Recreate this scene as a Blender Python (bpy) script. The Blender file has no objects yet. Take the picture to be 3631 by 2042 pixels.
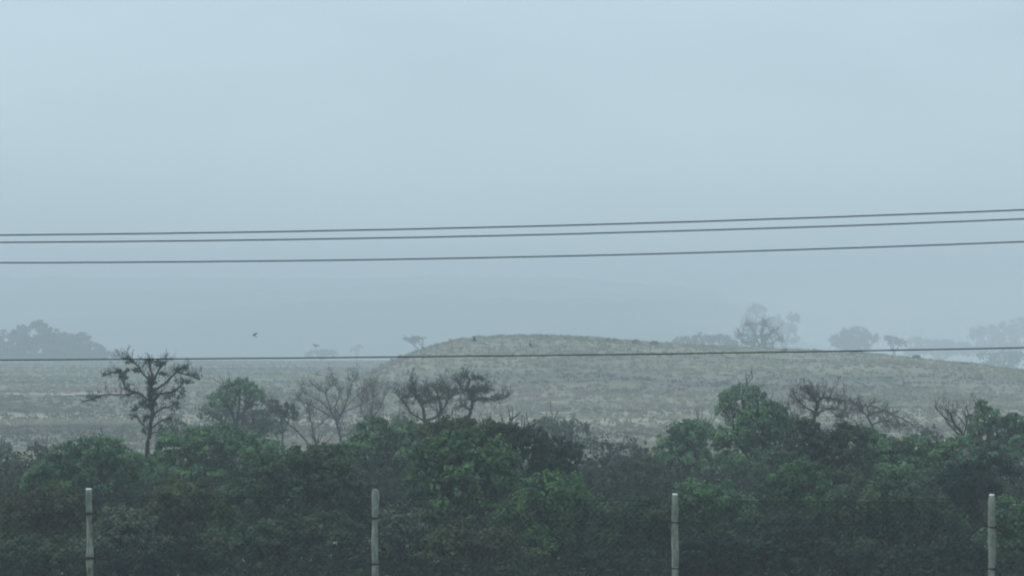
import bpy, math, random
import numpy as np
from mathutils import Vector

# ------------------------------------------------------------------ basics
random.seed(7)
RNG = np.random.default_rng(11)
scene = bpy.context.scene
COL = scene.collection
F = 10295.0                 # focal length in photo pixels (20 degree view)
CU, CV = 1815.5, 1021.0
HAZE, HAZECOL = .00105, (.855, .95, .99)
SKYSTR, SUNSTR, EXPO = .08, 1.0, 0.28
MIST = .004
OVERCAST, CLOUDCOL = .75, (6.6, 8.5, 9.75)
CZ = 5.5                    # camera height above the ground at the fence


def P(u, v, d):
    return np.array([(u - CU) / F * d, d, CZ - (v - CV) / F * d])


def tag(o, label=None, cat=None, group=None, kind=None):
    if label: o['label'] = label
    if cat: o['category'] = cat
    if group: o['group'] = group
    if kind: o['kind'] = kind
    return o


def mesh_obj(name, V, Fc, mat, parent=None, smooth=False):
    """V (n,3) in world space; Fc list of int arrays (m,k)"""
    V = np.asarray(V, dtype=np.float32)
    if parent is not None:
        V = V - np.array(parent.location, dtype=np.float32)
    if not isinstance(Fc, list):
        Fc = [Fc]
    Fc = [np.asarray(f, dtype=np.int32) for f in Fc if len(f)]
    me = bpy.data.meshes.new(name)
    loops = np.concatenate([f.ravel() for f in Fc])
    tot = np.concatenate([np.full(len(f), f.shape[1], dtype=np.int32) for f in Fc])
    start = np.concatenate([[0], np.cumsum(tot)[:-1]]).astype(np.int32)
    me.vertices.add(len(V)); me.vertices.foreach_set('co', V.ravel())
    me.loops.add(len(loops)); me.loops.foreach_set('vertex_index', loops)
    me.polygons.add(len(tot)); me.polygons.foreach_set('loop_start', start)
    me.polygons.foreach_set('loop_total', tot)
    if smooth:
        me.polygons.foreach_set('use_smooth', np.ones(len(tot), dtype=bool))
    me.update(calc_edges=True)
    me.materials.append(mat)
    o = bpy.data.objects.new(name, me)
    COL.objects.link(o)
    if parent is not None:
        o.parent = parent
    return o


def empty(name, loc):
    o = bpy.data.objects.new(name, None)
    o.empty_display_size = 0.3
    o.location = loc
    COL.objects.link(o)
    return o


def snoise(x, y, seed=0, oct=4, base=1.0):
    r = np.random.default_rng(seed)
    out = np.zeros_like(np.asarray(x, dtype=float)); amp = 1.0; fr = base
    for _ in range(oct):
        for _k in range(3):
            a = r.uniform(0, 2 * math.pi); ph = r.uniform(0, 6.28)
            out = out + amp / 3 * np.sin((x * math.cos(a) + y * math.sin(a)) * fr + ph)
        amp *= 0.55; fr *= 2.1
    return out


# ------------------------------------------------------------------ materials
def new_mat(name):
    m = bpy.data.materials.new(name); m.use_nodes = True
    nt = m.node_tree
    for n in list(nt.nodes): nt.nodes.remove(n)
    out = nt.nodes.new('ShaderNodeOutputMaterial')
    return m, nt, out


def ramp(nt, fac, stops):
    r = nt.nodes.new('ShaderNodeValToRGB')
    el = r.color_ramp.elements
    while len(el) < len(stops): el.new(0.5)
    for e, (p, c) in zip(el, stops):
        e.position = p; e.color = (*c, 1)
    nt.links.new(fac, r.inputs[0])
    return r.outputs[0]


def mixc(nt, fac, a, b, mode='MIX'):
    m = nt.nodes.new('ShaderNodeMix'); m.data_type = 'RGBA'; m.blend_type = mode
    if isinstance(fac, (int, float)): m.inputs[0].default_value = fac
    else: nt.links.new(fac, m.inputs[0])
    for i, s in ((6, a), (7, b)):
        if isinstance(s, tuple): m.inputs[i].default_value = (*s, 1)
        else: nt.links.new(s, m.inputs[i])
    return m.outputs[2]


def noise(nt, scale, detail=4, rough=0.55, coord=None, stretch=None):
    n = nt.nodes.new('ShaderNodeTexNoise')
    n.inputs['Scale'].default_value = scale
    n.inputs['Detail'].default_value = detail
    n.inputs['Roughness'].default_value = rough
    if coord is None:
        coord = nt.nodes.new('ShaderNodeNewGeometry').outputs['Position']
    if stretch:
        mp = nt.nodes.new('ShaderNodeMapping'); mp.inputs['Scale'].default_value = stretch
        nt.links.new(coord, mp.inputs[0]); coord = mp.outputs[0]
    nt.links.new(coord, n.inputs['Vector'])
    return n.outputs['Fac']


def cover_tone(nt, col):
    """broad belts of darker scrubby and paler grassy cover over the open land"""
    a = ramp(nt, noise(nt, .016, 5, .62, stretch=(.6, 1.9, 1)), [(.38, (.72, .77, .82)), (.5, (1.07, 1.08, 1.1)), (.64, (1.25, 1.24, 1.18))])
    b = ramp(nt, noise(nt, .05, 5, .6, stretch=(.6, 1.6, 1)), [(.36, (.78, .80, .84)), (.52, (1, 1, 1))])
    return mixc(nt, 1.0, mixc(nt, 1.0, col, a, 'MULTIPLY'), b, 'MULTIPLY')


def leaf_mat(name, c1, c2, c3, clump=0.9, trans=0.3, vary=2.2, land=False):
    """c1/c2 two leaf tones mixed leaf by leaf, c3 the tone of whole sprays"""
    m, nt, out = new_mat(name)
    g = nt.nodes.new('ShaderNodeNewGeometry')
    leafc = ramp(nt, g.outputs['Random Per Island'], [(0.0, c1), (0.55, c2), (1.0, tuple(min(1, x * 1.2) for x in c2))])
    n = noise(nt, clump, 3, 0.6)
    nr = ramp(nt, n, [(0.42, (0, 0, 0)), (0.62, (1, 1, 1))])
    col = mixc(nt, nr, leafc, c3)
    if land: col = cover_tone(nt, col)
    if vary:
        n2 = noise(nt, vary, 2, 0.5)
        nv = ramp(nt, n2, [(0.34, (.7, .72, .76)), (0.5, (1, 1, 1)), (0.66, (1.25, 1.23, 1.12))])
        col = mixc(nt, 1.0, col, nv, 'MULTIPLY')
    b = nt.nodes.new('ShaderNodeBsdfPrincipled')
    b.inputs['Roughness'].default_value = 0.75
    b.inputs['Specular IOR Level'].default_value = 0.12
    nt.links.new(col, b.inputs['Base Color'])
    t = nt.nodes.new('ShaderNodeBsdfTranslucent'); nt.links.new(col, t.inputs[0])
    mx = nt.nodes.new('ShaderNodeMixShader'); mx.inputs[0].default_value = trans
    nt.links.new(b.outputs[0], mx.inputs[1]); nt.links.new(t.outputs[0], mx.inputs[2])
    nt.links.new(mx.outputs[0], out.inputs[0])
    return m


def simple_mat(name, c1, c2, scale=3.0, rough=0.85, stretch=None, bump=0.0, spec=0.3):
    m, nt, out = new_mat(name)
    n = noise(nt, scale, 5, 0.65, stretch=stretch)
    col = ramp(nt, n, [(0.3, c1), (0.7, c2)])
    b = nt.nodes.new('ShaderNodeBsdfPrincipled')
    b.inputs['Roughness'].default_value = rough
    b.inputs['Specular IOR Level'].default_value = spec
    nt.links.new(col, b.inputs['Base Color'])
    if bump:
        bp = nt.nodes.new('ShaderNodeBump'); bp.inputs['Strength'].default_value = bump
        bp.inputs['Distance'].default_value = 0.02
        nt.links.new(n, bp.inputs['Height']); nt.links.new(bp.outputs[0], b.inputs['Normal'])
    nt.links.new(b.outputs[0], out.inputs[0])
    return m


def terrain_mat(name, a, b_, c, d_, s1, s2, zone=None):
    """a..c mottled cover, d_ duller patches, zone = (y0, y1, colour) a belt of other grass along Y"""
    m, nt, out = new_mat(name)
    n1 = noise(nt, s1, 7, 0.68)
    n2 = noise(nt, s2, 6, 0.66)
    c1 = ramp(nt, n1, [(0.36, a), (0.5, b_), (0.64, c)])
    f2 = ramp(nt, n2, [(0.45, (0, 0, 0)), (0.62, (1, 1, 1))])
    col = cover_tone(nt, mixc(nt, f2, c1, d_)) if zone else mixc(nt, f2, c1, d_)
    if zone:
        sep = nt.nodes.new('ShaderNodeSeparateXYZ')
        nt.links.new(nt.nodes.new('ShaderNodeNewGeometry').outputs['Position'], sep.inputs[0])
        ad = nt.nodes.new('ShaderNodeMath'); ad.operation = 'MULTIPLY_ADD'
        nz = noise(nt, .05, 5, .65)
        nt.links.new(nz, ad.inputs[0]); ad.inputs[1].default_value = zone[3]; nt.links.new(sep.outputs[1], ad.inputs[2])
        off = zone[3] * .5
        mid = (zone[0] + zone[1]) / 2 + off; w = (zone[1] - zone[0])
        mr = nt.nodes.new('ShaderNodeMapRange'); mr.inputs[1].default_value = mid - w; mr.inputs[2].default_value = mid + w
        nt.links.new(ad.outputs[0], mr.inputs[0])
        zf = ramp(nt, mr.outputs[0], [(0.2, (0, 0, 0)), (0.3, (.8, .8, .8)), (0.68, (.8, .8, .8)), (0.8, (0, 0, 0))])
        nb = noise(nt, .03, 5, .7)
        nbr = ramp(nt, nb, [(0.38, (.25, .25, .25)), (0.6, (1, 1, 1))])
        zf = mixc(nt, 1.0, zf, nbr, 'MULTIPLY')
        col = mixc(nt, zf, col, zone[2])
    b = nt.nodes.new('ShaderNodeBsdfPrincipled'); b.inputs['Roughness'].default_value = 0.95
    b.inputs['Specular IOR Level'].default_value = 0.1
    nt.links.new(col, b.inputs['Base Color']); nt.links.new(b.outputs[0], out.inputs[0])
    return m


M = {}
M['green'] = leaf_mat('leaf_green', (0.090, 0.182, 0.091), (0.159, 0.274, 0.133), (0.090, 0.162, 0.095))
M['bright'] = leaf_mat('leaf_bright_green', (0.066, 0.138, 0.064), (0.120, 0.218, 0.096), (0.066, 0.125, 0.068))
M['shade'] = leaf_mat('leaf_shaded_green', (0.034, 0.065, 0.046), (0.055, 0.094, 0.062), (0.041, 0.058, 0.048))  # darker copy of the green leaves, with shade put into the colour
M['dark'] = leaf_mat('leaf_dark_green', (0.016, 0.037, 0.029), (0.026, 0.055, 0.041), (0.017, 0.033, 0.031))  # shade low in the thicket is put into this leaf colour
M['olive'] = leaf_mat('leaf_olive', (0.075, 0.120, 0.059), (0.119, 0.166, 0.072), (0.089, 0.098, 0.062))
M['brown'] = leaf_mat('leaf_dry_brown', (0.068, 0.103, 0.063), (0.103, 0.143, 0.083), (0.057, 0.115, 0.063))
M['grey'] = leaf_mat('leaf_grey_green', (0.097, 0.153, 0.106), (0.153, 0.212, 0.141), (0.122, 0.135, 0.106))
M['rust'] = leaf_mat('leaf_rusty', (0.077, 0.093, 0.065), (0.108, 0.128, 0.084), (0.061, 0.102, 0.065))
M['far'] = leaf_mat('leaf_far_green', (.050, .075, .042), (.075, .100, .055), (.060, .070, .050), clump=.15, vary=0)
M['fargrey'] = leaf_mat('leaf_far_grey', (.060, .070, .060), (.080, .090, .075), (.065, .065, .062), clump=.15, vary=0)
M['under'] = leaf_mat('leaf_undergrowth', (0.018, 0.036, 0.024), (0.035, 0.056, 0.032), (0.029, 0.036, 0.024), clump=.5)  # tone darkened so the leaf colour carries the shade between crowns
M['bark'] = simple_mat('bark_dark', (.030, .027, .024), (.065, .056, .048), 6.0, stretch=(1, 1, .25), bump=.5)
M['bark_pale'] = simple_mat('bark_grey', (.075, .066, .060), (.13, .115, .105), 6.0, stretch=(1, 1, .25), bump=.5)
M['twig'] = simple_mat('twig_brown', (.050, .042, .036), (.090, .074, .062), 3.0)
M['twig_pale'] = simple_mat('twig_grey', (.11, .095, .085), (.17, .15, .13), 3.0)
M['bark_mid'] = simple_mat('bark_mid_grey', (.055, .048, .043), (.10, .088, .080), 6.0, stretch=(1, 1, .25), bump=.5)
M['twig_mid'] = simple_mat('twig_mid_grey', (.085, .070, .062), (.13, .11, .098), 3.0)
M['concrete'] = simple_mat('weathered_concrete', (.10, .12, .095), (.33, .355, .30), 7.0, stretch=(1.6, 1.6, .8), bump=.6, rough=.9)
M['cap'] = simple_mat('white_post_top', (.70, .72, .70), (.85, .86, .84), 30.0, rough=.5)
M['rustwire'] = simple_mat('rusty_tie_wire', (.020, .018, .017), (.045, .034, .030), 30.0, rough=.8)
M['meshwire'] = simple_mat('dark_mesh_wire', (.010, .013, .014), (.020, .022, .022), 8.0, rough=.6)
M['cable'] = simple_mat('black_cable', (.004, .005, .007), (.008, .009, .012), 2.0, rough=.55)
M['bird'] = simple_mat('dark_feathers', (.020, .019, .020), (.045, .038, .036), 9.0)
M['ground'] = terrain_mat('dry_grassland', (0.184, 0.204, 0.163), (0.228, 0.222, 0.177), (0.271, 0.251, 0.190), (0.207, 0.198, 0.173), .03, .02, (292, 334, (0.355, 0.338, 0.258), 20))
M['hill'] = terrain_mat('scrubby_hillside', (0.182, 0.197, 0.145), (0.222, 0.216, 0.156), (0.262, 0.240, 0.169), (0.208, 0.192, 0.160), .06, .035, (448, 520, (0.262, 0.267, 0.160), 30))
M['ridge'] = terrain_mat('far_wooded_ridge', (.04, .055, .045), (.055, .068, .055), (.07, .08, .065), (.045, .055, .05), .01, .02)
M['dirt'] = simple_mat('ochre_earth', (.42, .33, .27), (.50, .42, .34), .2, rough=.95)
M['grass'] = leaf_mat('dry_grass_blades', (0.214, 0.221, 0.144), (0.260, 0.234, 0.159), (0.231, 0.212, 0.152), clump=.06, trans=.3, vary=0, land=True)
M['scrub'] = leaf_mat('scrub_leaves', (0.315, 0.332, 0.239), (0.386, 0.362, 0.265), (0.346, 0.302, 0.245), clump=.06, trans=.2, vary=0, land=True)

# ------------------------------------------------------------------ terrain
GD = ([-300, 0, 46, 75, 100, 130, 200, 300, 400, 600, 890, 940, 1100, 2200, 4500],
      [5.5, 5.5, 5.5, 8.6, 10.2, 11.3, 12.8, 14.2, 14.6, 17.0, 22.2, 23.6, 31, 66, 135])


def ground_z(x, y):
    x = np.asarray(x, dtype=float); y = np.asarray(y, dtype=float)
    z = CZ - np.interp(y, *GD)
    z = z - 8 * np.clip((x - 50) / 90, 0, 1) * np.clip((y - 520) / 300, 0, 1)
    amp = np.clip((y - 120) / 200, 0, 1)
    return z + amp * 0.22 * snoise(x, y, 3, 4, .03)


def grid_mesh(name, xs, ys, zf, mat):
    X, Y = np.meshgrid(xs, ys)
    Z = zf(X, Y)
    V = np.stack([X.ravel(), Y.ravel(), Z.ravel()], 1)
    nx, ny = len(xs), len(ys)
    i = np.arange(nx - 1)[None, :] + nx * np.arange(ny - 1)[:, None]
    i = i.ravel()
    return mesh_obj(name, V, np.stack([i, i + 1, i + 1 + nx, i + nx], 1), mat, smooth=True)


def axis(lim, fine, step, coarse):
    a = list(np.arange(-fine, fine + .1, step))
    b = list(np.arange(fine + coarse, lim + .1, coarse))
    return np.array([-v for v in b[::-1]] + a + b)


ys = np.concatenate([np.arange(-200, 40, 20), np.arange(40, 140, 4), np.arange(140, 1000, 6), np.arange(1000, 4401, 60)])
g = grid_mesh('ground', axis(1800, 180, 5, 45), ys, ground_z, M['ground'])
tag(g, kind='structure')

RU = np.array([1100, 1270, 1330, 1410, 1460, 1523, 1600, 1692, 1780, 1875, 2000, 2114, 2255, 2396, 2608, 2800, 2960, 3100, 3200, 3312, 3400, 3496, 3631, 3900, 4400, 5200])
RV = np.array([1420, 1345, 1310, 1275, 1255, 1234, 1214, 1201, 1197, 1195, 1197, 1203, 1219, 1229, 1240, 1246, 1250, 1254, 1263, 1279, 1290, 1297, 1318, 1345, 1380, 1440])
DR = 480.0
RX = (RU - CU) / F * DR
RZ = CZ - (RV - CV) / F * DR


def hill_z(x, y):
    zr = np.interp(x * DR / (DR + 0 * y), RX, RZ, left=RZ[0] - 2, right=RZ[-1] - 2)
    base = CZ - np.interp(y, *GD) - .7
    t = np.clip((y - 325) / (DR - 325), 0, 1)
    up = np.sin(t * math.pi / 2) ** 1.25
    s = np.clip((y - DR) / 170, 0, 1)
    dn = np.cos(s * math.pi / 2) ** 1.3
    h = np.where(y < DR, up, dn)
    return base + (zr - base) * h + (0.26 * snoise(x, y, 9, 5, .07)) * np.clip(t * 4, 0, 1)


hx = np.arange(-36, 161, 1.6); hy = np.arange(322, 652, 3.0)
h = grid_mesh('hill', hx, hy, hill_z, M['hill'])
tag(h, kind='structure')


def surf_z(x, y):
    zg = ground_z(x, y)
    zh = np.where((x > -36) & (x < 160) & (y > 322) & (y < 650), hill_z(x, y), -1e3)
    return np.maximum(zg, zh)


# far wooded ridge in three folds, nearly lost in the air
def far_hill(DM, MU, MV, seed, depth):
    def ridge_z(x, y):
        zr = CZ - (np.interp(x / DM * F + CU, MU, MV) - CV) / F * DM
        zb = CZ - DM * .034
        t = np.clip(1 - np.abs(y - DM) / depth, 0, 1)
        rough = np.random.default_rng(seed).normal(size=np.shape(x)) * 1.3
        return zb + (zr - zb) * np.sin(t * math.pi / 2) + (4.2 * snoise(x, y, seed, 6, .010) + rough) * t
    tag(grid_mesh('far_hill', np.arange(-1500, 1201, 9), np.arange(DM - depth, DM + depth + 1, 40), ridge_z, M['ridge']), kind='structure')


far_hill(2350, [-4000, -900, 100, 900, 1500, 2000, 2350, 2560, 2660, 2740, 2900, 4000], [1330, 1180, 1120, 1078, 1058, 1062, 1078, 1094, 1110, 1180, 1290, 1400], 21, 420)
far_hill(2850, [-4000, -1500, -200, 700, 1400, 2000, 2400, 2600, 2720, 2850, 4000], [1230, 1100, 1045, 1018, 1012, 1025, 1048, 1075, 1120, 1220, 1380], 22, 420)
far_hill(3400, [-4000, -1500, -200, 700, 1400, 1900, 2300, 2550, 2700, 2850, 4000], [1130, 1040, 985, 972, 978, 990, 1015, 1050, 1120, 1230, 1380], 23, 420)

# bare earth strip across the plain on the left
xs = np.arange(-92, -50, 1.5); tx = (xs + 92) / 42
w = np.where(tx < .9, 1, (1 - tx) / .1) * (3.2 + 1.2 * np.sin(xs * .5))
yc = 399 + 2.0 * np.sin(xs * .13)
Vd = []
for k in range(5):
    yy = yc + (k / 4 - .5) * 2 * w
    Vd.append(np.stack([xs, yy, ground_z(xs, yy) + .06], 1))
Vd = np.concatenate(Vd); n = len(xs)
i = (np.arange(n - 1)[None, :] + n * np.arange(4)[:, None]).ravel()
tag(mesh_obj('dirt_track', Vd, np.stack([i, i + 1, i + 1 + n, i + n], 1), M['dirt'], smooth=True), kind='structure')


# ------------------------------------------------------------------ plant builders
def unit(v):
    return v / (np.linalg.norm(v, axis=-1, keepdims=True) + 1e-9)


def rand_dirs(n):
    return unit(RNG.normal(size=(n, 3)))


def leaves(pos, nrm, ln, wd):
    """diamond leaves at pos with normals nrm"""
    n = len(pos)
    t = unit(np.cross(nrm, rand_dirs(n)))
    b = np.cross(nrm, t)
    ln = ln * RNG.uniform(.6, 1.35, (n, 1)); wd = wd * RNG.uniform(.6, 1.3, (n, 1))
    fold = nrm * ln * .12
    V = np.stack([pos - t * ln * .5, pos + b * wd * .5 + fold, pos + t * ln * .5, pos - b * wd * .5 + fold], 1).reshape(-1, 3)
    i = np.arange(n)[:, None] * 4
    return V, i + np.array([[0, 1, 2, 3]])


def lobe_leaves(c, r, n_clump, n_leaf, ln, wd, clump_r=(.2, .38), shell=.62, up=.35, droop=0.):
    """leaf sprays over an ellipsoid: sub-clumps near its surface, leaves near theirs"""
    r = np.asarray(r)
    dirs = rand_dirs(n_clump)
    low = dirs[:, 2] < -.55
    dirs[low, 2] *= -.4
    dirs = unit(dirs)
    rad = RNG.uniform(shell, 1.0, (n_clump, 1)) * RNG.uniform(.9, 1.12, (n_clump, 1))
    cs = c + dirs * r * rad
    rs = RNG.uniform(*clump_r, n_clump) * r.mean()
    idx = RNG.integers(0, n_clump, n_leaf)
    d2 = rand_dirs(n_leaf)
    q = cs[idx] + d2 * (rs[idx, None] * (RNG.uniform(0, 1, (n_leaf, 1)) ** .45)) * np.array([1.1, 1.1, .75])
    nr = unit(d2 * .8 + np.array([0, 0, up]) + dirs[idx] * .5 + RNG.normal(size=(n_leaf, 3)) * .45)
    if droop: q[:, 2] -= droop * RNG.uniform(0, 1, n_leaf) ** 2
    return leaves(q, nr, ln, wd)


class Tubes:
    def __init__(s): s.V = []; s.F = []; s.n = 0

    def add(s, pts, rad, sides=6):
        pts = np.asarray(pts, float); rad = np.asarray(rad, float)
        n = len(pts)
        tan = np.gradient(pts, axis=0); tan = unit(tan)
        ref = np.where(np.abs(tan[:, 2:3]) > .9, np.array([[1., 0, 0]]), np.array([[0, 0, 1.]]))
        a = unit(np.cross(tan, ref)); b = np.cross(tan, a)
        th = np.arange(sides) / sides * 2 * math.pi
        ring = pts[:, None] + rad[:, None, None] * (np.cos(th)[None, :, None] * a[:, None] + np.sin(th)[None, :, None] * b[:, None])
        s.V.append(ring.reshape(-1, 3))
        i = np.arange(n - 1)[:, None] * sides; j = np.arange(sides)[None, :]; j2 = (j + 1) % sides
        f = np.stack([i + j, i + j2, i + sides + j2, i + sides + j], -1).reshape(-1, 4) + s.n
        s.F.append(f); s.n += n * sides

    def build(s, name, mat, parent):
        return mesh_obj(name, np.concatenate(s.V), np.concatenate(s.F), mat, parent, smooth=True)


def smooth_line(pts, k=4):
    pts = np.asarray(pts, float); n = len(pts)
    if n < 3:
        t = np.linspace(0, 1, k + 1)[:, None]
        return pts[0] * (1 - t) + pts[-1] * t
    out = []
    for i in range(n - 1):
        p0 = pts[max(i - 1, 0)]; p1 = pts[i]; p2 = pts[i + 1]; p3 = pts[min(i + 2, n - 1)]
        for t in np.arange(k) / k:
            out.append(.5 * ((2 * p1) + (-p0 + p2) * t + (2 * p0 - 5 * p1 + 4 * p2 - p3) * t * t + (-p0 + 3 * p1 - 3 * p2 + p3) * t ** 3))
    out.append(pts[-1])
    return np.array(out)


def grow(tb, p, d, L, r, lev, tips, wig=.22, upb=.12, kids=3):
    n = 5
    pts = [p]; dd = d.copy(); ds = []
    for _ in range(n):
        dd = unit(dd + RNG.normal(size=3) * wig + np.array([0, 0, upb]))
        pts.append(pts[-1] + dd * L / n); ds.append(dd)
    tb.add(pts, np.linspace(r, r * .35, n + 1), 4 if lev < 2 else 5)
    tips.append(pts[-1])
    if lev <= 0: return
    for _ in range(kids):
        k = RNG.integers(1, n + 1)
        nd = unit(ds[k - 1] + rand_dirs(1)[0] * .85)
        grow(tb, pts[k], nd, L * RNG.uniform(.45, .75), max(r * .6, .006), lev - 1, tips, wig, upb, kids)


GROUP_NEAR = 'trees and bushes of the thicket behind the fence'


def leafy(name, label, cat, d, lobes, mat, ln=.135, wd=.08, dens=1.0, base_u=None, bark='bark', group=GROUP_NEAR,
          clump_r=(.13, .27), shell=.62, trunk_px=9, droop=0., up=.35, rust=None, depth=.85):
    """lobes: (u, v, ru, rv) in photo pixels at distance d"""
    k = d / F
    if 90 < d < 200: ln *= d / 95; wd *= d / 95
    us = [l[0] for l in lobes]
    bu = base_u if base_u is not None else sum(l[0] * l[2] for l in lobes) / sum(l[2] for l in lobes)
    bx = (bu - CU) * k
    bz = float(surf_z(np.array([bx]), np.array([d]))[0])
    root = empty(name, (bx, d, bz))
    tag(root, label, cat, group)
    VV = []; FF = []; n0 = 0; tb = Tubes(); cents = []
    for (u, v, ru, rv) in lobes:
        c = P(u, v, d); c[1] += RNG.uniform(-.25, .25) * ru * k
        r = np.array([ru * k, ru * k * depth, rv * k])
        area = 4 * math.pi * (r[0] * r[2] + r[0] * r[1] + r[1] * r[2]) / 3
        nl = int(area * 1.25 / (ln * wd * .5) * dens)
        nc = int(np.clip(area / (r.mean() * .2) ** 2 / 4.2, 16, 110))
        V, f = lobe_leaves(c, r, nc, nl, ln, wd, clump_r, shell, up, droop)
        VV.append(V); FF.append(f + n0); n0 += len(V); cents.append((c, r))
    cc = sum(c * r[0] for c, r in cents) / sum(r[0] for c, r in cents)
    base = np.array([bx, d, bz - .1])
    fork = base * .45 + cc * .55; fork[2] = base[2] + (min(c[2] - r[2] * .4 for c, r in cents) - base[2]) * .8
    tr = trunk_px * k
    tb.add(smooth_line([base, (base + fork) / 2 + RNG.normal(size=3) * np.array([.06, .06, 0]), fork]), np.linspace(tr * 1.25, tr * .8, 9), 7)
    tips = []
    for c, r in cents:
        mid = (fork + c) / 2 + RNG.normal(size=3) * .12 * r.mean()
        ln_ = smooth_line([fork, mid, c])
        tb.add(ln_, np.linspace(tr * .7, tr * .35, len(ln_)), 6)
        for _ in range(9 if d < 200 else 0):
            q = ln_[RNG.integers(4, len(ln_))]
            grow(tb, q, unit(rand_dirs(1)[0] + np.array([0, 0, .4])), r.mean() * RNG.uniform(.7, 1.3), tr * .28, 1, tips, .2, .1, 3)
    tb.build('trunk', M[bark], root)
    mesh_obj('crown', np.concatenate(VV), np.concatenate(FF), M[mat], root)
    return root


def bare(name, label, cat, d, limbs, trunk_n=1, bark='bark', twig='twig', twig_lev=3, twig_len=66, twig_n=5, tufts=(), tuft_mat='rust',
         group=None, ln=.13, wd=.05, depth_j=.5, upb=.12, dens=1.0, thin=.74):
    """limbs: polylines [(u,v,r_px)...]; first trunk_n polylines reach down to the ground"""
    k = d / F
    u0 = limbs[0][0][0]
    bx = (u0 - CU) * k
    bz = float(surf_z(np.array([bx]), np.array([d]))[0])
    root = empty(name, (bx, d, bz))
    tag(root, label, cat, group)
    tb = Tubes(); tw = Tubes(); tips = []
    anchors = {}
    for li, L in enumerate(limbs):
        pts = []; rr = []
        yoff = anchors.get((L[0][0], L[0][1]), 0.0)
        slope = 0 if li < trunk_n else RNG.uniform(-1, 1) * depth_j
        acc = 0
        for j, q in enumerate(L):
            if j: acc += math.hypot(q[0] - L[j - 1][0], q[1] - L[j - 1][1])
            y = yoff + slope * acc * k
            anchors.setdefault((q[0], q[1]), y)
            p = P(q[0], q[1], d); p[1] += y
            pts.append(p); rr.append((q[2] if len(q) > 2 else 3) * k * thin)
        if li < trunk_n:
            pts.insert(0, np.array([pts[0][0], pts[0][1], bz - .1])); rr.insert(0, rr[0] * 1.15)
        sp = smooth_line(pts); sr = np.interp(np.linspace(0, 1, len(sp)), np.linspace(0, 1, len(rr)), rr)
        wob = RNG.normal(size=sp.shape) * (sr[:, None] * .35); wob[0] = 0
        tb.add(sp + wob, sr, 7)
        nt = twig_n * max(1, len(L) - 1)
        lo = .55 if li < trunk_n else .15
        for _ in range(nt):
            kx = int(RNG.uniform(lo, 1) * (len(sp) - 1))
            dd = unit(sp[min(kx + 1, len(sp) - 1)] - sp[max(kx - 1, 0)])
            grow(tw, sp[kx], unit(dd * .8 + rand_dirs(1)[0] * .8), twig_len * k * RNG.uniform(.35, .75), max(sr[kx] * .35, .42 * k), twig_lev, tips, .22, upb, 3)
    tb.build('trunk', M[bark], root)
    tw.build('twigs', M[twig], root)
    if tufts:
        VV = []; FF = []; n0 = 0
        for (u, v, ru, rv) in tufts:
            c = P(u, v, d); c[1] += RNG.uniform(-.6, .6) * ru * k
            r = np.array([ru * k, ru * k, rv * k])
            nl = int(4 * math.pi * r[0] * r[2] / (ln * wd * .5) * .42 * dens)
            V, f = lobe_leaves(c, r, 12, nl, ln, wd, (.22, .5), .25)
            VV.append(V); FF.append(f + n0); n0 += len(V)
        mesh_obj('crown', np.concatenate(VV), np.concatenate(FF), M[tuft_mat], root)
    return root


# ------------------------------------------------------------------ thicket: leafy trees and bushes
# front row (nearest), then middle, then back
leafy('bush', 'rounded green bush between the first and second posts from the left, lighter crown', 'bush', 82,
      [(665, 1770, 120, 80), (590, 1850, 100, 90), (740, 1850, 110, 90)], 'olive')
leafy('bush', 'low grey-green bush just right of the leftmost fence post', 'bush', 78,
      [(440, 1880, 110, 90), (380, 1960, 110, 90), (520, 1960, 100, 90)], 'grey', dens=.9)
leafy('bush', 'olive bush with a yellowish spray behind the leftmost fence post', 'bush', 82,
      [(190, 1800, 120, 90), (90, 1850, 120, 110), (260, 1880, 110, 100)], 'olive')
leafy('bush', 'dull brown-green bush in the bottom left corner', 'bush', 77,
      [(60, 1990, 130, 90), (210, 1990, 110, 80)], 'brown')
leafy('tree', 'round-topped green tree at the far left, its crown a smooth dome over the thicket', 'tree', 99,
      [(340, 1615, 120, 76), (240, 1650, 110, 75), (430, 1660, 110, 75), (330, 1720, 190, 90), (150, 1715, 90, 70)], 'green')
leafy('bush', 'pale green bush at the left edge, lower than the dome tree beside it', 'bush', 130,
      [(50, 1700, 95, 75), (-40, 1680, 70, 60)], 'grey')
leafy('bush', 'small grey bush cut by the left edge, above the pale green bush', 'bush', 194,
      [(5, 1600, 45, 38), (-50, 1600, 40, 40)], 'grey')
leafy('tree', 'wide dark green tree right of the tall leaning tree, sloping down to brown twigs', 'tree', 110,
      [(650, 1590, 110, 75), (760, 1575, 120, 80), (880, 1620, 130, 80), (980, 1645, 90, 70), (700, 1690, 150, 80), (570, 1650, 70, 60)], 'green')
leafy('tree', 'airy tree with a domed leafy top standing behind the wide dark green tree', 'tree', 172,
      [(850, 1390, 78, 46), (790, 1420, 60, 40), (905, 1410, 40, 45)], 'green', dens=.75, base_u=830)
leafy('bush', 'sparse twiggy grey bush under the airy domed tree', 'bush', 182,
      [(760, 1470, 80, 45), (900, 1480, 80, 50), (850, 1530, 110, 50), (960, 1520, 70, 44)], 'grey', dens=.5, shell=.4, bark='twig')
leafy('bush', 'large brownish bush left of the second post from the left, olive and dry leaves mixed', 'bush', 88,
      [(1000, 1690, 130, 90), (1110, 1640, 110, 75), (900, 1770, 140, 100), (1060, 1800, 140, 110), (1180, 1660, 100, 80), (1220, 1740, 110, 90), (1180, 1820, 110, 90)], 'brown')
leafy('bush', 'dark low bush left of the foot of the second post', 'bush', 78,
      [(1150, 1920, 140, 110), (980, 1930, 130, 110), (820, 1950, 120, 100)], 'brown')
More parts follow.
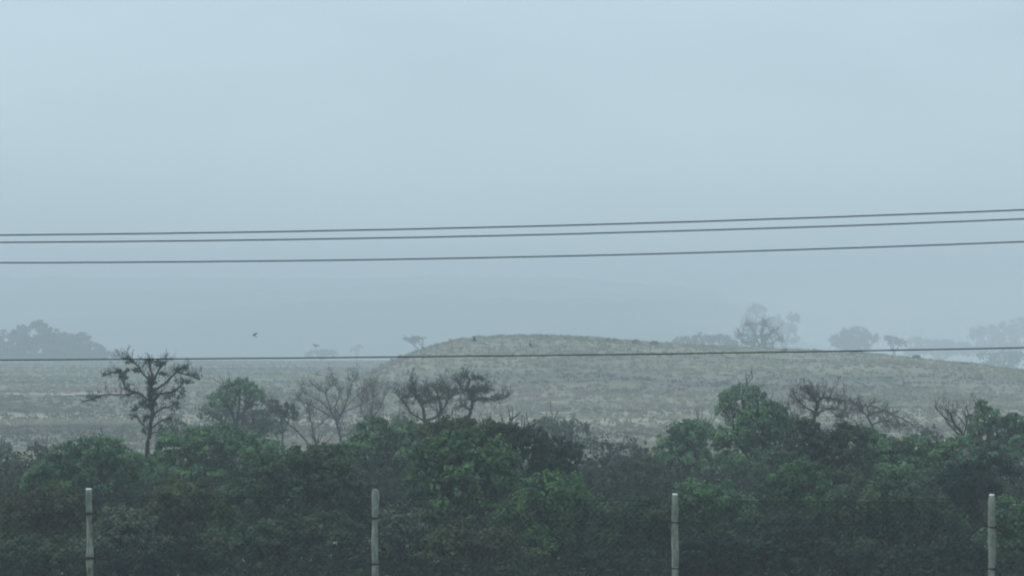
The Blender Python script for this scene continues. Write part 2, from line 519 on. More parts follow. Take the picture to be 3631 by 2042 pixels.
leafy('tree', 'light green tree behind the second post, beside the brightest tree', 'tree', 118,
      [(1340, 1560, 100, 60), (1430, 1550, 95, 60), (1290, 1610, 90, 70), (1420, 1630, 120, 70), (1500, 1560, 70, 55), (1320, 1510, 60, 34), (1240, 1600, 60, 40)], 'green')
leafy('tree', 'large bright green tree at the centre, biggest and leafiest of the thicket', 'tree', 86,
      [(1640, 1590, 110, 75), (1560, 1640, 110, 80), (1740, 1630, 105, 80), (1660, 1700, 150, 90), (1530, 1720, 110, 80), (1780, 1710, 85, 80), (1640, 1800, 170, 100)],
      'bright', ln=.17, wd=.10, trunk_px=12)
leafy('bush', 'low green bush in front of the bright central tree, near the bottom edge', 'bush', 77,
      [(1720, 1960, 130, 100), (1600, 1940, 110, 90), (1850, 2000, 110, 80)], 'olive')
leafy('bush', 'grey-green bush right beside the second post from the left', 'bush', 79,
      [(1420, 1870, 90, 90), (1490, 1940, 110, 90), (1370, 1970, 90, 80)], 'grey', dens=.8)
leafy('tree', 'very dark tree directly right of the bright central tree', 'tree', 93,
      [(1890, 1590, 110, 70), (1980, 1640, 95, 85), (1800, 1550, 95, 50), (1940, 1710, 120, 90)], 'shade', trunk_px=12)
leafy('tree', 'dull olive tree behind the top of the bright central tree', 'tree', 105,
      [(1700, 1530, 90, 48), (1790, 1550, 80, 46), (1600, 1512, 78, 36), (1530, 1535, 60, 40), (1650, 1560, 90, 50)], 'olive')
leafy('tree', 'hazy grey-green tree behind the very dark tree, open patchy crown', 'tree', 178,
      [(1960, 1520, 75, 42), (2030, 1530, 70, 42), (1910, 1525, 40, 36), (2060, 1590, 70, 50)], 'grey', dens=.5)
leafy('bush', 'green bush with hanging leaves below the very dark tree', 'bush', 82,
      [(1960, 1760, 140, 90), (1870, 1830, 140, 100), (2050, 1840, 120, 100), (1960, 1920, 150, 100)], 'bright', droop=.25, ln=.19, wd=.07)
leafy('bush', 'reddish-brown topped bush in the gap left of the third post', 'bush', 116,
      [(2160, 1670, 95, 65), (2260, 1665, 100, 65), (2210, 1730, 150, 80)], 'rust', dens=.9)
leafy('bush', 'brown drooping bush immediately left of the third post', 'bush', 81,
      [(2230, 1840, 130, 100), (2330, 1830, 110, 90), (2180, 1920, 130, 100), (2320, 1950, 130, 100)], 'brown', droop=.3, ln=.2, wd=.06)
leafy('tree', 'green tree with a sloping left side above the third post', 'tree', 128,
      [(2440, 1540, 80, 55), (2390, 1590, 75, 60), (2500, 1560, 90, 70), (2440, 1650, 110, 80), (2360, 1660, 60, 50)], 'green')
leafy('tree', 'tall tree above the third post, small leafy head with sky showing through', 'tree', 153,
      [(2630, 1398, 72, 36), (2585, 1425, 45, 38), (2680, 1420, 45, 34), (2570, 1460, 38, 26), (2660, 1470, 55, 34)], 'green', dens=.62, base_u=2650, trunk_px=11)
leafy('tree', 'broad green tree under the tall leafy head, right of the third post', 'tree', 116,
      [(2700, 1510, 100, 75), (2610, 1560, 90, 75), (2780, 1540, 90, 70), (2690, 1640, 150, 90), (2735, 1462, 62, 44), (2820, 1530, 70, 50)], 'green', trunk_px=12)
leafy('bush', 'dull green bush right behind the third post', 'bush', 84,
      [(2500, 1780, 120, 95), (2590, 1840, 110, 95), (2440, 1880, 90, 90)], 'green')
leafy('tree', 'brownish broad tree in front of the gnarled bare tree on the right', 'tree', 96,
      [(2890, 1585, 110, 65), (2980, 1620, 110, 65), (2830, 1650, 120, 75), (2950, 1700, 150, 75), (3010, 1545, 80, 45), (2860, 1525, 60, 40)], 'rust')
leafy('bush', 'fresh green bush between the third and fourth posts', 'bush', 86,
      [(2850, 1700, 100, 70), (2760, 1750, 100, 80), (2890, 1780, 120, 80)], 'bright', dens=.9)
leafy('tree', 'wide flat-topped green tree on the right, below the bare grey bush', 'tree', 105,
      [(3130, 1600, 100, 55), (3240, 1600, 100, 58), (3330, 1630, 100, 60), (3180, 1680, 170, 75), (3380, 1590, 60, 40), (3060, 1550, 70, 38)], 'green')
leafy('bush', 'large brown bush with hanging sprays left of the fourth post', 'bush', 80,
      [(3080, 1790, 150, 100), (3200, 1800, 150, 105), (2990, 1850, 140, 100), (3150, 1910, 190, 110), (3320, 1870, 110, 100)], 'brown', droop=.35, ln=.22, wd=.06, trunk_px=11)
leafy('bush', 'green low bush midway between the third and fourth posts', 'bush', 77,
      [(2790, 1910, 110, 90), (2700, 1970, 110, 80), (2890, 1990, 120, 80)], 'shade')
leafy('bush', 'dark green bush behind the top of the fourth post', 'bush', 90,
      [(3420, 1720, 110, 80), (3500, 1700, 110, 90), (3380, 1790, 100, 80)], 'dark')
leafy('tree', 'dark tree at the right edge rising above the thicket with a pointed top', 'tree', 124,
      [(3478, 1436, 22, 20), (3502, 1474, 50, 36), (3540, 1530, 66, 52), (3590, 1490, 40, 30), (3590, 1580, 75, 60), (3650, 1550, 50, 50), (3468, 1525, 40, 38), (3540, 1620, 110, 70), (3440, 1570, 50, 36), (3600, 1510, 40, 30)], 'green', dens=.85)
leafy('bush', 'green bush right of the fourth post at the right edge', 'bush', 80,
      [(3590, 1850, 90, 100), (3630, 1960, 110, 100), (3530, 1960, 90, 90)], 'green')
leafy('bush', 'dark bush left of the foot of the fourth post, near the bottom edge', 'bush', 76,
      [(3390, 1990, 110, 80), (3240, 2010, 110, 60), (3060, 2020, 110, 60)], 'dark')
leafy('bush', 'low dark bush at the foot of the third post', 'bush', 76,
      [(2480, 1990, 110, 80), (2600, 1990, 100, 80), (2160, 2010, 120, 70)], 'dark')
leafy('bush', 'dark low bush right of the foot of the leftmost post', 'bush', 76,
      [(620, 2000, 120, 80), (480, 2030, 110, 60), (350, 2040, 90, 50)], 'dark')

# undergrowth: one ground-hugging mass nobody could count
n = 110000
y = RNG.uniform(73, 145, n); x = RNG.uniform(-.195, .195, n) * y
z = ground_z(x, y)
hh = np.interp(y, [73, 84, 92, 120, 145], [1.2, 1.7, 2.9, 3.4, 3.4]) + .55 * snoise(x, y, 31, 3, .9)
pos = np.stack([x, y, z + np.clip(hh, .5, 4.2) * RNG.uniform(0.05, 1, n) ** .6], 1)
V, f = leaves(pos, unit(rand_dirs(n) + np.array([0, -.2, .7])), .24, .15)
tag(mesh_obj('undergrowth', V, f, M['under']), 'low dark undergrowth filling the ground below the thicket', 'undergrowth', None, 'stuff')

# ------------------------------------------------------------------ bare and twisted trees above the thicket
bare('twisted_tree', 'tall leaning tree with rusty leaf tufts and long side branches, tallest on the left', 'tree', 115,
     [[(522, 1605, 11), (531, 1542, 10), (538, 1487, 9), (537, 1432, 10), (535, 1395, 11), (542, 1351, 6)],
      [(537, 1432, 6), (505, 1400, 5), (479, 1391, 5), (457, 1402, 4)],
      [(479, 1391, 4), (435, 1399, 3), (383, 1395, 3), (343, 1410, 3), (306, 1421, 2.5)],
      [(535, 1395, 6), (535, 1358, 5), (509, 1329, 4.5), (487, 1299, 4), (461, 1273, 4), (438, 1270, 3)],
      [(479, 1391, 4), (450, 1380, 3.5), (435, 1343, 3.5), (417, 1318, 3), (369, 1329, 3)],
      [(535, 1395, 6), (583, 1358, 5), (620, 1321, 4), (656, 1295, 3)],
      [(620, 1321, 3.5), (660, 1330, 3), (700, 1329, 2.5)],
      [(537, 1432, 6), (560, 1402, 5), (590, 1391, 4.5), (623, 1384, 4), (645, 1366, 3)],
      [(542, 1351, 5), (568, 1307, 4), (590, 1281, 3)],
      [(542, 1351, 5), (534, 1310, 4), (531, 1268, 3)],
      [(542, 1476, 5), (568, 1450, 4), (597, 1443, 3), (625, 1430, 2)],
      [(534, 1520, 3.5), (575, 1490, 3), (615, 1480, 2)], [(534, 1530, 3), (500, 1500, 2.5), (470, 1470, 2)], [(531, 1542, 3), (560, 1530, 2.5), (590, 1540, 2)]],
     tufts=[(641, 1312, 34, 20), (688, 1336, 26, 18), (531, 1282, 24, 18), (462, 1284, 24, 12), (575, 1292, 34, 22), (425, 1322, 30, 18),
            (440, 1338, 22, 22), (537, 1356, 24, 24), (540, 1396, 32, 18), (610, 1404, 28, 22), (500, 1436, 28, 22), (520, 1482, 26, 26), (340, 1408, 22, 9),
            (655, 1352, 34, 18), (480, 1312, 34, 16), (618, 1440, 18, 26), (540, 1425, 20, 28), (375, 1328, 20, 8), (580, 1330, 22, 20), (480, 1455, 14, 26), (600, 1490, 24, 14), (475, 1480, 16, 14), (510, 1530, 18, 16), (575, 1535, 22, 16), (650, 1400, 14, 24)],
     tuft_mat='rust', twig_n=6, twig_lev=2, twig_len=50, dens=1.1, thin=.74, ln=.1, wd=.05)
bare('bare_tree', 'leafless tree with slender branches forking in a wide V above the brown bush', 'tree', 185,
     [[(1204, 1590, 10), (1206, 1546, 9), (1195, 1506, 8), (1193, 1490, 7)],
      [(1193, 1490, 6), (1173, 1454, 5), (1162, 1413, 4.5), (1158, 1388, 4), (1180, 1362, 3), (1190, 1340, 2)],
      [(1173, 1454, 5), (1136, 1421, 4), (1095, 1399, 3), (1066, 1377, 2)],
      [(1158, 1395, 4), (1121, 1373, 3.5), (1095, 1347, 2.5)],
      [(1193, 1490, 5), (1188, 1454, 4.5), (1195, 1421, 4), (1202, 1391, 3), (1191, 1354, 2)],
      [(1195, 1506, 6), (1213, 1461, 5), (1228, 1428, 4.5), (1239, 1388, 3.5), (1247, 1358, 3), (1272, 1325, 2)],
      [(1213, 1461, 4), (1254, 1413, 3), (1298, 1377, 2.5), (1316, 1358, 2)],
      [(1206, 1546, 6), (1232, 1539, 5), (1258, 1513, 4), (1284, 1498, 3), (1310, 1480, 2)],
      [(1193, 1490, 5), (1150, 1462, 4), (1095, 1432, 3), (1045, 1412, 2)], [(1213, 1461, 4.5), (1270, 1440, 3.5), (1318, 1412, 2.5), (1348, 1392, 2)]],
     twig_n=4, twig_len=56, depth_j=.4, upb=.16, thin=.48, bark='bark_mid', twig='twig_mid')
bare('bare_tree', 'leafless twiggy tree leaning left, beside the V-shaped bare tree', 'tree', 185,
     [[(1095, 1585, 7), (1048, 1524, 6), (1007, 1487, 5), (974, 1458, 4), (952, 1432, 2.5)],
      [(1121, 1585, 6), (1110, 1524, 5), (1099, 1476, 4), (1085, 1440, 2.5)],
      [(1048, 1524, 4), (1040, 1480, 3), (1045, 1430, 2)],
      [(1110, 1524, 4), (1150, 1490, 3), (1170, 1470, 2)]],
     trunk_n=2, twig_n=6, twig_len=64, upb=.18, thin=.5, bark='bark_mid', twig='twig_mid')
bare('bare_tree', 'pale leafless bush-tree with fine twigs behind the V-shaped bare tree', 'tree', 215,
     [[(1300, 1590, 6), (1310, 1500, 5), (1320, 1440, 4), (1325, 1380, 2)],
      [(1310, 1500, 4), (1280, 1450, 3), (1290, 1390, 2)], [(1310, 1500, 4), (1350, 1440, 3), (1362, 1390, 2)]],
     bark='bark_pale', twig='twig_pale', twig_n=8, twig_len=70, upb=.2, tufts=[(1300, 1385, 50, 35), (1345, 1440, 50, 50)], tuft_mat='grey', dens=.25)
bare('twisted_tree', 'twisted brown tree with a flat spreading crown, left of a pair above the centre', 'tree', 152,
     [[(1515, 1530, 10), (1508, 1491, 9), (1497, 1439, 6), (1475, 1402, 4), (1450, 1385, 2)],
      [(1508, 1491, 5), (1461, 1465, 4), (1442, 1439, 4), (1416, 1410, 3), (1405, 1400, 2)],
      [(1508, 1491, 6), (1556, 1469, 6), (1560, 1420, 5), (1545, 1377, 3)],
      [(1556, 1469, 5), (1585, 1430, 4), (1592, 1380, 3), (1575, 1358, 2)],
      [(1497, 1439, 4), (1520, 1400, 4), (1515, 1372, 3)],
      [(1475, 1402, 3), (1470, 1370, 3), (1450, 1345, 2)]],
     tufts=[(1440, 1400, 32, 20), (1480, 1385, 46, 26), (1540, 1375, 55, 30), (1590, 1395, 36, 30), (1560, 1420, 60, 25), (1500, 1420, 45, 22), (1470, 1362, 16, 14)],
     tuft_mat='brown', twig_n=7, twig_len=50, dens=.9)
bare('twisted_tree', 'twisted tree with layered flat branches, right of a pair above the centre', 'tree', 150,
     [[(1655, 1535, 11), (1660, 1491, 10), (1667, 1454, 8), (1674, 1424, 7), (1667, 1395, 5), (1638, 1377, 4), (1619, 1345, 3)],
      [(1667, 1454, 5), (1645, 1440, 4), (1632, 1437, 3)],
      [(1674, 1424, 6), (1711, 1410, 4), (1752, 1417, 3), (1790, 1412, 2)],
      [(1667, 1395, 4), (1700, 1372, 3.5), (1733, 1378, 3)],
      [(1650, 1384, 4), (1668, 1345, 3), (1645, 1329, 3)],
      [(1668, 1345, 3), (1695, 1335, 2)]],
     tufts=[(1645, 1335, 16, 9), (1690, 1345, 32, 16), (1725, 1385, 34, 18), (1765, 1410, 30, 12), (1690, 1385, 36, 18), (1640, 1440, 16, 12), (1700, 1415, 40, 12), (1620, 1395, 26, 20)],
     tuft_mat='brown', twig_n=8, twig_len=48, dens=1.3)
bare('twisted_tree', 'gnarled dark bare tree with drooping branch ends, right of the tall leafy head', 'tree', 138,
     [[(2885, 1560, 12), (2887, 1525, 11), (2890, 1469, 9), (2898, 1425, 7), (2879, 1410, 5), (2868, 1392, 4)],
      [(2890, 1460, 6), (2853, 1443, 5), (2835, 1425, 4), (2817, 1406, 3)],
      [(2898, 1425, 6), (2925, 1408, 5), (2960, 1414, 4), (2988, 1421, 3)],
      [(2890, 1469, 6), (2938, 1450, 4), (2975, 1452, 3), (3008, 1466, 2)],
      [(2887, 1525, 6), (2828, 1499, 4), (2806, 1460, 3), (2795, 1430, 2)],
      [(2868, 1392, 4), (2850, 1388, 3)], [(2938, 1450, 3), (2990, 1490, 2.5), (3020, 1510, 2)]],
     tufts=[(2940, 1420, 26, 14), (2985, 1425, 18, 10), (2890, 1470, 24, 30), (2985, 1475, 30, 16), (2820, 1490, 26, 26), (2870, 1510, 32, 26)],
     tuft_mat='olive', twig_n=6, twig_len=62, dens=.9, thin=.62)
bare('bare_tree', 'grey leafless bush with arching branches, between two trees on the right', 'tree', 152,
     [[(3095, 1535, 6), (3090, 1505, 6), (3075, 1477, 5), (3049, 1447, 4), (3031, 1430, 3)],
      [(3075, 1477, 4), (3123, 1454, 3), (3197, 1484, 3), (3237, 1512, 2)],
      [(3049, 1447, 3), (3095, 1440, 3), (3140, 1460, 2)],
      [(3090, 1505, 4), (3140, 1490, 3), (3180, 1510, 2)]],
     tufts=[(3150, 1485, 50, 18), (3060, 1440, 30, 10), (3200, 1505, 36, 14)], tuft_mat='rust',
     bark='bark_pale', twig='twig', twig_n=8, twig_len=60, dens=.4, upb=.0)
bare('bare_tree', 'leafless tree of steep black branches leaning left beside the dark right-edge tree', 'tree', 125,
     [[(3440, 1600, 8), (3418, 1543, 7), (3381, 1499, 6), (3367, 1465, 5), (3352, 1450, 3)],
      [(3381, 1499, 4), (3350, 1478, 3), (3330, 1455, 3), (3318, 1440, 2)],
      [(3418, 1543, 5), (3425, 1500, 4), (3418, 1465, 3)],
      [(3430, 1570, 5), (3455, 1500, 4), (3470, 1440, 3)],
      [(3367, 1465, 3), (3385, 1458, 2)], [(3418, 1543, 4), (3390, 1530, 3), (3340, 1470, 2)],
      [(3470, 1610, 5), (3440, 1540, 4), (3400, 1488, 3), (3362, 1452, 2)], [(3485, 1605, 5), (3455, 1530, 4), (3440, 1478, 3), (3432, 1440, 2)], [(3455, 1615, 5), (3400, 1545, 4), (3345, 1492, 2.5)]],
     twig_n=3, twig_lev=2, twig_len=60, upb=.2, thin=.62, tufts=[(3440, 1480, 26, 26), (3475, 1430, 22, 20)], tuft_mat='dark', dens=.3)

# pale twiggy scrub standing on the plain just behind the thicket
for (lab, u, v, ru, rv, d, mt) in [
        ('pale twiggy shrub behind the gap right of the tall leaning tree', 620, 1530, 70, 60, 160, 'grey'),
        ('pale pinkish shrub on the plain between the airy domed tree and the leaning bare tree', 985, 1450, 60, 40, 165, 'fargrey'),
        ('faint grey shrub behind the twisted pair, left of the hazy grey-green tree', 1420, 1500, 60, 40, 160, 'grey'),
        ('pale scrub bush in the gap left of the sloping green tree above the third post', 2230, 1590, 60, 40, 150, 'grey'),
        ('small pale shrub right of the hazy grey-green tree in the central gap', 2140, 1580, 40, 36, 155, 'fargrey'),
        ('grey shrub behind the left side of the round-topped green tree', 130, 1600, 50, 36, 170, 'fargrey'),
        ('faint pale shrub in the gap between the bare grey bush and the black leaning tree', 3290, 1540, 50, 36, 160, 'grey')]:
    leafy('shrub', lab, 'shrub', d, [(u, v, ru, rv), (u + ru * .7, v + rv * .5, ru * .7, rv * .7)], mt, ln=.22, wd=.12, dens=.3, shell=.35, trunk_px=4,
          group='pale shrubs on the plain behind the thicket', bark='twig')

# ------------------------------------------------------------------ far trees on the skyline
FG = 'hazy trees on the skyline'
leafy('tree', 'big hazy dome-shaped tree clump on the left skyline', 'tree', 990,
      [(120, 1185, 85, 44), (40, 1220, 90, 50), (200, 1220, 80, 40), (270, 1215, 60, 38), (330, 1245, 60, 30), (380, 1262, 40, 18), (150, 1250, 160, 40), (250, 1268, 130, 30), (60, 1275, 120, 30), (-60, 1230, 80, 50)], 'far', ln=1.2, wd=.84, group=FG, dens=1.5, clump_r=(.1, .2), trunk_px=7)
leafy('bush', 'tiny pale bush right of the big dome-shaped clump on the left skyline', 'bush', 1300, [(412, 1250, 16, 10), (437, 1247, 12, 12)], 'far', ln=1.0, wd=.7, group=FG, trunk_px=2)
leafy('bush', 'low pale green bush on the plain edge, left of a faint small sparse tree', 'bush', 1300, [(1120, 1258, 38, 17), (1158, 1255, 36, 16)], 'far', ln=1.3, wd=.95, group=FG, trunk_px=3)
leafy('tree', 'faint small sparse tree on the plain edge left of the flat-topped tree', 'tree', 1400, [(1258, 1242, 18, 14), (1275, 1230, 12, 10)], 'far', ln=1.1, wd=.75, dens=.4, group=FG, trunk_px=4)
bare('flat_topped_tree', 'small flat-topped tree leaning left at the left end of the hill', 'tree', 850,
     [[(1488, 1250, 4), (1470, 1225, 3.5), (1448, 1208, 3), (1430, 1199, 2)], [(1500, 1250, 4), (1497, 1225, 3), (1500, 1203, 2)],
      [(1470, 1225, 3), (1478, 1203, 2)], [(1497, 1225, 2.5), (1480, 1210, 2)]],
     trunk_n=2, twig_n=4, twig_len=14, tufts=[(1450, 1202, 24, 6), (1476, 1199, 28, 7), (1496, 1201, 14, 6), (1470, 1210, 20, 7), (1462, 1204, 26, 6)], tuft_mat='far', ln=.8, wd=.55, group=FG, dens=2.2)
leafy('bush', 'long low hazy thicket on the ridge left of the fan-shaped tree', 'bush', 960,
      [(2430, 1215, 45, 22), (2490, 1205, 40, 22), (2550, 1205, 45, 22), (2590, 1222, 35, 18), (2390, 1225, 25, 14)], 'fargrey', ln=1.2, wd=.84, group=FG, dens=.8, trunk_px=3)
bare('tree', 'fan-shaped hazy tree of upright branches on the ridge right of centre', 'tree', 720,
     [[(2690, 1250, 5), (2688, 1215, 4), (2670, 1175, 3), (2655, 1145, 2)], [(2692, 1250, 5), (2700, 1205, 4), (2705, 1165, 3), (2712, 1138, 2)],
      [(2688, 1215, 3), (2650, 1190, 3), (2622, 1178, 2)], [(2695, 1225, 3), (2730, 1190, 3), (2760, 1165, 2)], [(2690, 1230, 3), (2640, 1215, 2.5), (2615, 1195, 2)], [(2692, 1235, 3), (2740, 1215, 2.5), (2768, 1195, 2)]],
     trunk_n=2, twig_n=10, twig_len=34, tufts=[(2625, 1192, 22, 13), (2655, 1155, 24, 16), (2708, 1155, 32, 20), (2745, 1178, 26, 26), (2765, 1205, 20, 20), (2705, 1200, 40, 30), (2660, 1220, 34, 22), (2720, 1230, 34, 18)],
     tuft_mat='fargrey', ln=.55, wd=.3, group=FG, dens=.75)
leafy('tree', 'very faint tall tree rising right behind the fan-shaped tree', 'tree', 1430, [(2790, 1190, 40, 60), (2815, 1130, 26, 24), (2745, 1150, 34, 34)], 'fargrey', ln=1.8, wd=1.2, dens=.7, group=FG)
leafy('tree', 'almost vanished pale tree above and behind the fan-shaped tree', 'tree', 1480, [(2685, 1110, 34, 34), (2650, 1150, 30, 40)], 'fargrey', ln=2.0, wd=1.4, dens=.6, group=FG)
leafy('tree', 'round-crowned hazy tree on the right skyline, umbrella shaped', 'tree', 1290, [(3030, 1190, 58, 32), (2980, 1212, 44, 28), (3080, 1205, 36, 28), (3020, 1225, 70, 28)], 'fargrey', ln=1.4, wd=.95, group=FG, trunk_px=6)
leafy('tree', 'small hazy tree with a visible stem, right of the round-crowned tree', 'tree', 1120, [(3165, 1210, 26, 18), (3195, 1218, 24, 16), (3150, 1200, 18, 10)], 'fargrey', ln=1.2, wd=.84, group=FG, dens=.8, base_u=3172, trunk_px=5)
leafy('tree', 'hazy open-crowned tree at the right edge behind the hill slope', 'tree', 1080, [(3500, 1265, 44, 20), (3570, 1262, 50, 24), (3620, 1270, 40, 30), (3550, 1295, 70, 22)], 'fargrey', ln=1.2, wd=.84, dens=.5, group=FG)
leafy('tree', 'very pale tall tree high at the right edge, nearly lost in mist', 'tree', 1480, [(3480, 1190, 45, 44), (3560, 1185, 60, 44), (3630, 1172, 50, 56), (3540, 1235, 100, 26)], 'fargrey', ln=2.0, wd=1.4, dens=.8, group=FG)
leafy('tree', 'long faint line of trees low in the mist right of the small stemmed tree', 'tree', 1430, [(3260, 1215, 50, 20), (3340, 1222, 50, 20), (3410, 1230, 40, 20), (3330, 1246, 130, 16)], 'fargrey', ln=1.7, wd=1.2, dens=.8, group=FG)
for (lab, u, v, ru, rv) in [
        ('smallest shrub on the hill crest, first right of the summit', 2155, 1206, 9, 7),
        ('square little shrub on the hill crest, second right of the summit', 2185, 1209, 12, 9),
        ('low shrub on the hill crest, third right of the summit', 2255, 1213, 14, 11),
        ('bushy shrub on the hill crest just left of the long low thicket', 2318, 1219, 16, 11),
        ('small shrub on the hill crest below the very faint tall tree', 2785, 1243, 14, 8),
        ('small shrub on the right hill slope, right of the small stemmed tree', 3250, 1266, 16, 8),
        ('tiny low shrub on the crest near the left hill end, beside the flat-topped tree', 1545, 1229, 10, 6),
        ('dark tuft of shrub on the hill crest between the summit and the left end', 1640, 1206, 12, 6),
        ('wide flat shrub on the hill crest just right of the summit bird', 1935, 1195, 20, 6),
        ('low uneven shrub on the crest midway between the summit and the square shrub', 2060, 1199, 13, 7),
        ('dull shrub patch on the upper right slope below the round-crowned tree', 3040, 1264, 46, 20),
        ('faint low shrub on the far right hill slope near the right edge', 3420, 1292, 18, 8)]:
    leafy('shrub', lab, 'shrub', 479, [(u, v, ru, rv)], 'far', ln=.35, wd=.25, dens=.7, trunk_px=2, group='small shrubs on the hill crest')

# grass and scrub carpets
def tufts(name, n, xr, yr, hgt, wid, mat, label, seed, patch=None):
    r = np.random.default_rng(seed)
    y = r.uniform(yr[0] ** .5, yr[1] ** .5, n) ** 2; x = r.uniform(xr[0], xr[1], n) * y
    if patch is not None:
        keep = snoise(x, y, seed, 3, patch[0]) > patch[1] - .55 * ((x > -20) & (y > 338) & (y < 415)); x = x[keep]; y = y[keep]
    n = len(x); k = 5
    z = surf_z(x, y)
    c = np.repeat(np.stack([x, y, z], 1), k, 0)
    off = r.normal(size=(n * k, 2)) * wid * .8
    c[:, :2] += off
    hh = hgt * r.uniform(.5, 1.3, (n * k)); a = r.uniform(0, 6.28, n * k)
    bx = np.stack([np.cos(a), np.sin(a), 0 * a], 1) * wid * .5
    lean = np.stack([r.normal(size=n * k), r.normal(size=n * k), 0 * a], 1) * hh[:, None] * .3
    base = c - np.array([0, 0, .08])
    top = c + lean; top[:, 2] += hh
    mid = (base + top) / 2 + lean * -.2
    V = np.stack([base - bx * .6, base + bx * .6, mid + bx, top, mid - bx], 1).reshape(-1, 3)
    i = np.arange(n * k)[:, None] * 5
    tag(mesh_obj(name, V, i + np.array([[0, 1, 2, 3, 4]]), M[mat]), label, name, None, 'stuff')


tufts('grass', 30000, (-.2, .2), (130, 880), .24, .30, 'grass', 'dry grass tufts covering the plain and the hill', 41)
tufts('scrub', 16000, (-.2, .2), (150, 800), .36, .9, 'scrub', 'low dull scrub growing in patches over the plain and the hill', 42, (.11, .30))

# ------------------------------------------------------------------ fence
posts = [(315, 1735, 22, 46.5), (1331, 1741, 24, 45.47), (2394, 1754, 23, 44.44), (3517, 1756, 24, 43.41)]
ties = [(1821, 1978), (1837, 1999), (1851, 2014), (1866, 2014)]
meshtop = [1759, 1766, 1781, 1779]
pl = [P(u, v, d) for (u, v, w, d) in posts]
step = (pl[3] - pl[0]) / 3
fr = empty('wire_fence', (0, 45, 0)); fr.location.z = float(ground_z(0, 45))
tag(fr, 'wire mesh fence on four grey weathered posts in front of the thicket', 'fence')
labs = ['grey post with a flat white top, leftmost of the four', 'grey post with a rounded pale top, second from the left', 'grey post with a flat white top, third from the left', 'grey post with a narrowed white top, rightmost of the four']
tops = []


def lathe(rings, c, seed, sides=14, jit=.0):
    r = np.random.default_rng(seed)
    th = np.arange(sides) / sides * 2 * math.pi
    ph = r.uniform(0, 6.28, 4)
    V = []
    for (zz, rad, dx) in rings:
        rr = rad * (1 + jit * (np.sin(2 * th + ph[0] + zz * 3) + .6 * np.sin(3 * th + ph[1] - zz * 7) + .5 * np.sin(5 * th + ph[2] + zz * 13)))
        V.append(np.stack([c[0] + dx + rr * np.cos(th), c[1] + rr * np.sin(th), np.full(sides, zz)], 1))
    V = np.concatenate(V); n = len(rings)
    i = np.arange(n - 1)[:, None] * sides; j = np.arange(sides)[None, :]; j2 = (j + 1) % sides
    f = np.stack([i + j, i + j2, i + sides + j2, i + sides + j], -1).reshape(-1, 4)
    cap = np.array([np.arange(sides) + (n - 1) * sides])
    return V, [f, cap]


for pi in range(4):
    (u, v, w, d) = posts[pi]
    c = pl[pi]; rad = w / F * d / 2
    zt = c[2]; zb = float(ground_z(c[0], c[1])) - .3
    r = np.random.default_rng(60 + pi)
    zz = np.linspace(zb, zt, 46)
    off = np.cumsum(r.normal(size=46)) * .0022; off -= np.linspace(off[0], off[-1], 46); off += np.linspace((.03, -.02, .035, -.03)[pi], 0, 46)
    rr = rad * (1 + .11 * np.interp(zz, np.linspace(zb, zt, 16), r.normal(size=16)))
    if pi == 1:
        rr[-3:] = rad * np.array([1.12, 1.1, 1.02])
    if pi == 3:
        rr[-3:] = rad * np.array([1.12, 1.05, .82])
    V, f = lathe(list(zip(zz, rr, off)), c, 70 + pi, jit=.045)
    po = mesh_obj('post', V, f, M['concrete'], fr, smooth=False)
    po['label'] = labs[pi]
    # cap: a separate top piece, white except on the rounded post
    if pi == 1:
        ring = [(zt + .001, rr[-1] * 1.01, off[-1]), (zt + .018, rr[-1] * .9, off[-1]), (zt + .033, rr[-1] * .6, off[-1]), (zt + .038, rr[-1] * .2, off[-1])]
        cm = M['concrete']
    else:
        ring = [(zt + .001, rr[-1] * .98, off[-1]), (zt + .016, rr[-1] * .98, off[-1]), (zt + .022, rr[-1] * .86, off[-1])]
        cm = M['cap']
    V, f = lathe(ring, c, 80 + pi, jit=.02)
    cp = mesh_obj('post_top', V, f, cm, None)
    cp.parent = po
    cp.matrix_parent_inverse.identity()
    me = cp.data
    co_ = np.array(V, dtype=np.float32) - np.array(fr.location, dtype=np.float32)
    me.vertices.foreach_set('co', co_.ravel()); me.update()
    tzs = []
    for tv in ties[pi]:
        tz = CZ - (tv - CV) / F * d
        tb = Tubes()
        for q in range(3):
            th = np.linspace(0, 2 * math.pi, 25)
            R = np.interp(tz, zz, rr) * 1.1 + .003
            ox = np.interp(tz, zz, off)
            tb.add(np.stack([c[0] + ox + R * np.cos(th), c[1] + R * np.sin(th), tz + (q - 1) * .011 + .012 * np.cos(th + q + pi)], 1), np.full(25, .0065), 5)
        # twisted loose ends
        tb.add([[c[0] + ox + R, c[1] - .01, tz], [c[0] + ox + R + .03, c[1] - .02, tz + .012], [c[0] + ox + R + .06, c[1] - .015, tz + .004]], [.006, .005, .003], 5)
        V = np.concatenate(tb.V) - np.array(fr.location)
        t = mesh_obj('wire_tie', V, np.concatenate(tb.F), M['rustwire'], None)
        t.parent = po
        tzs.append(tz)
    tops.append((c, CZ - (meshtop[pi] - CV) / F * d, tzs))

xs4 = np.array([t[0][0] for t in tops]); ys4 = np.array([t[0][1] for t in tops])


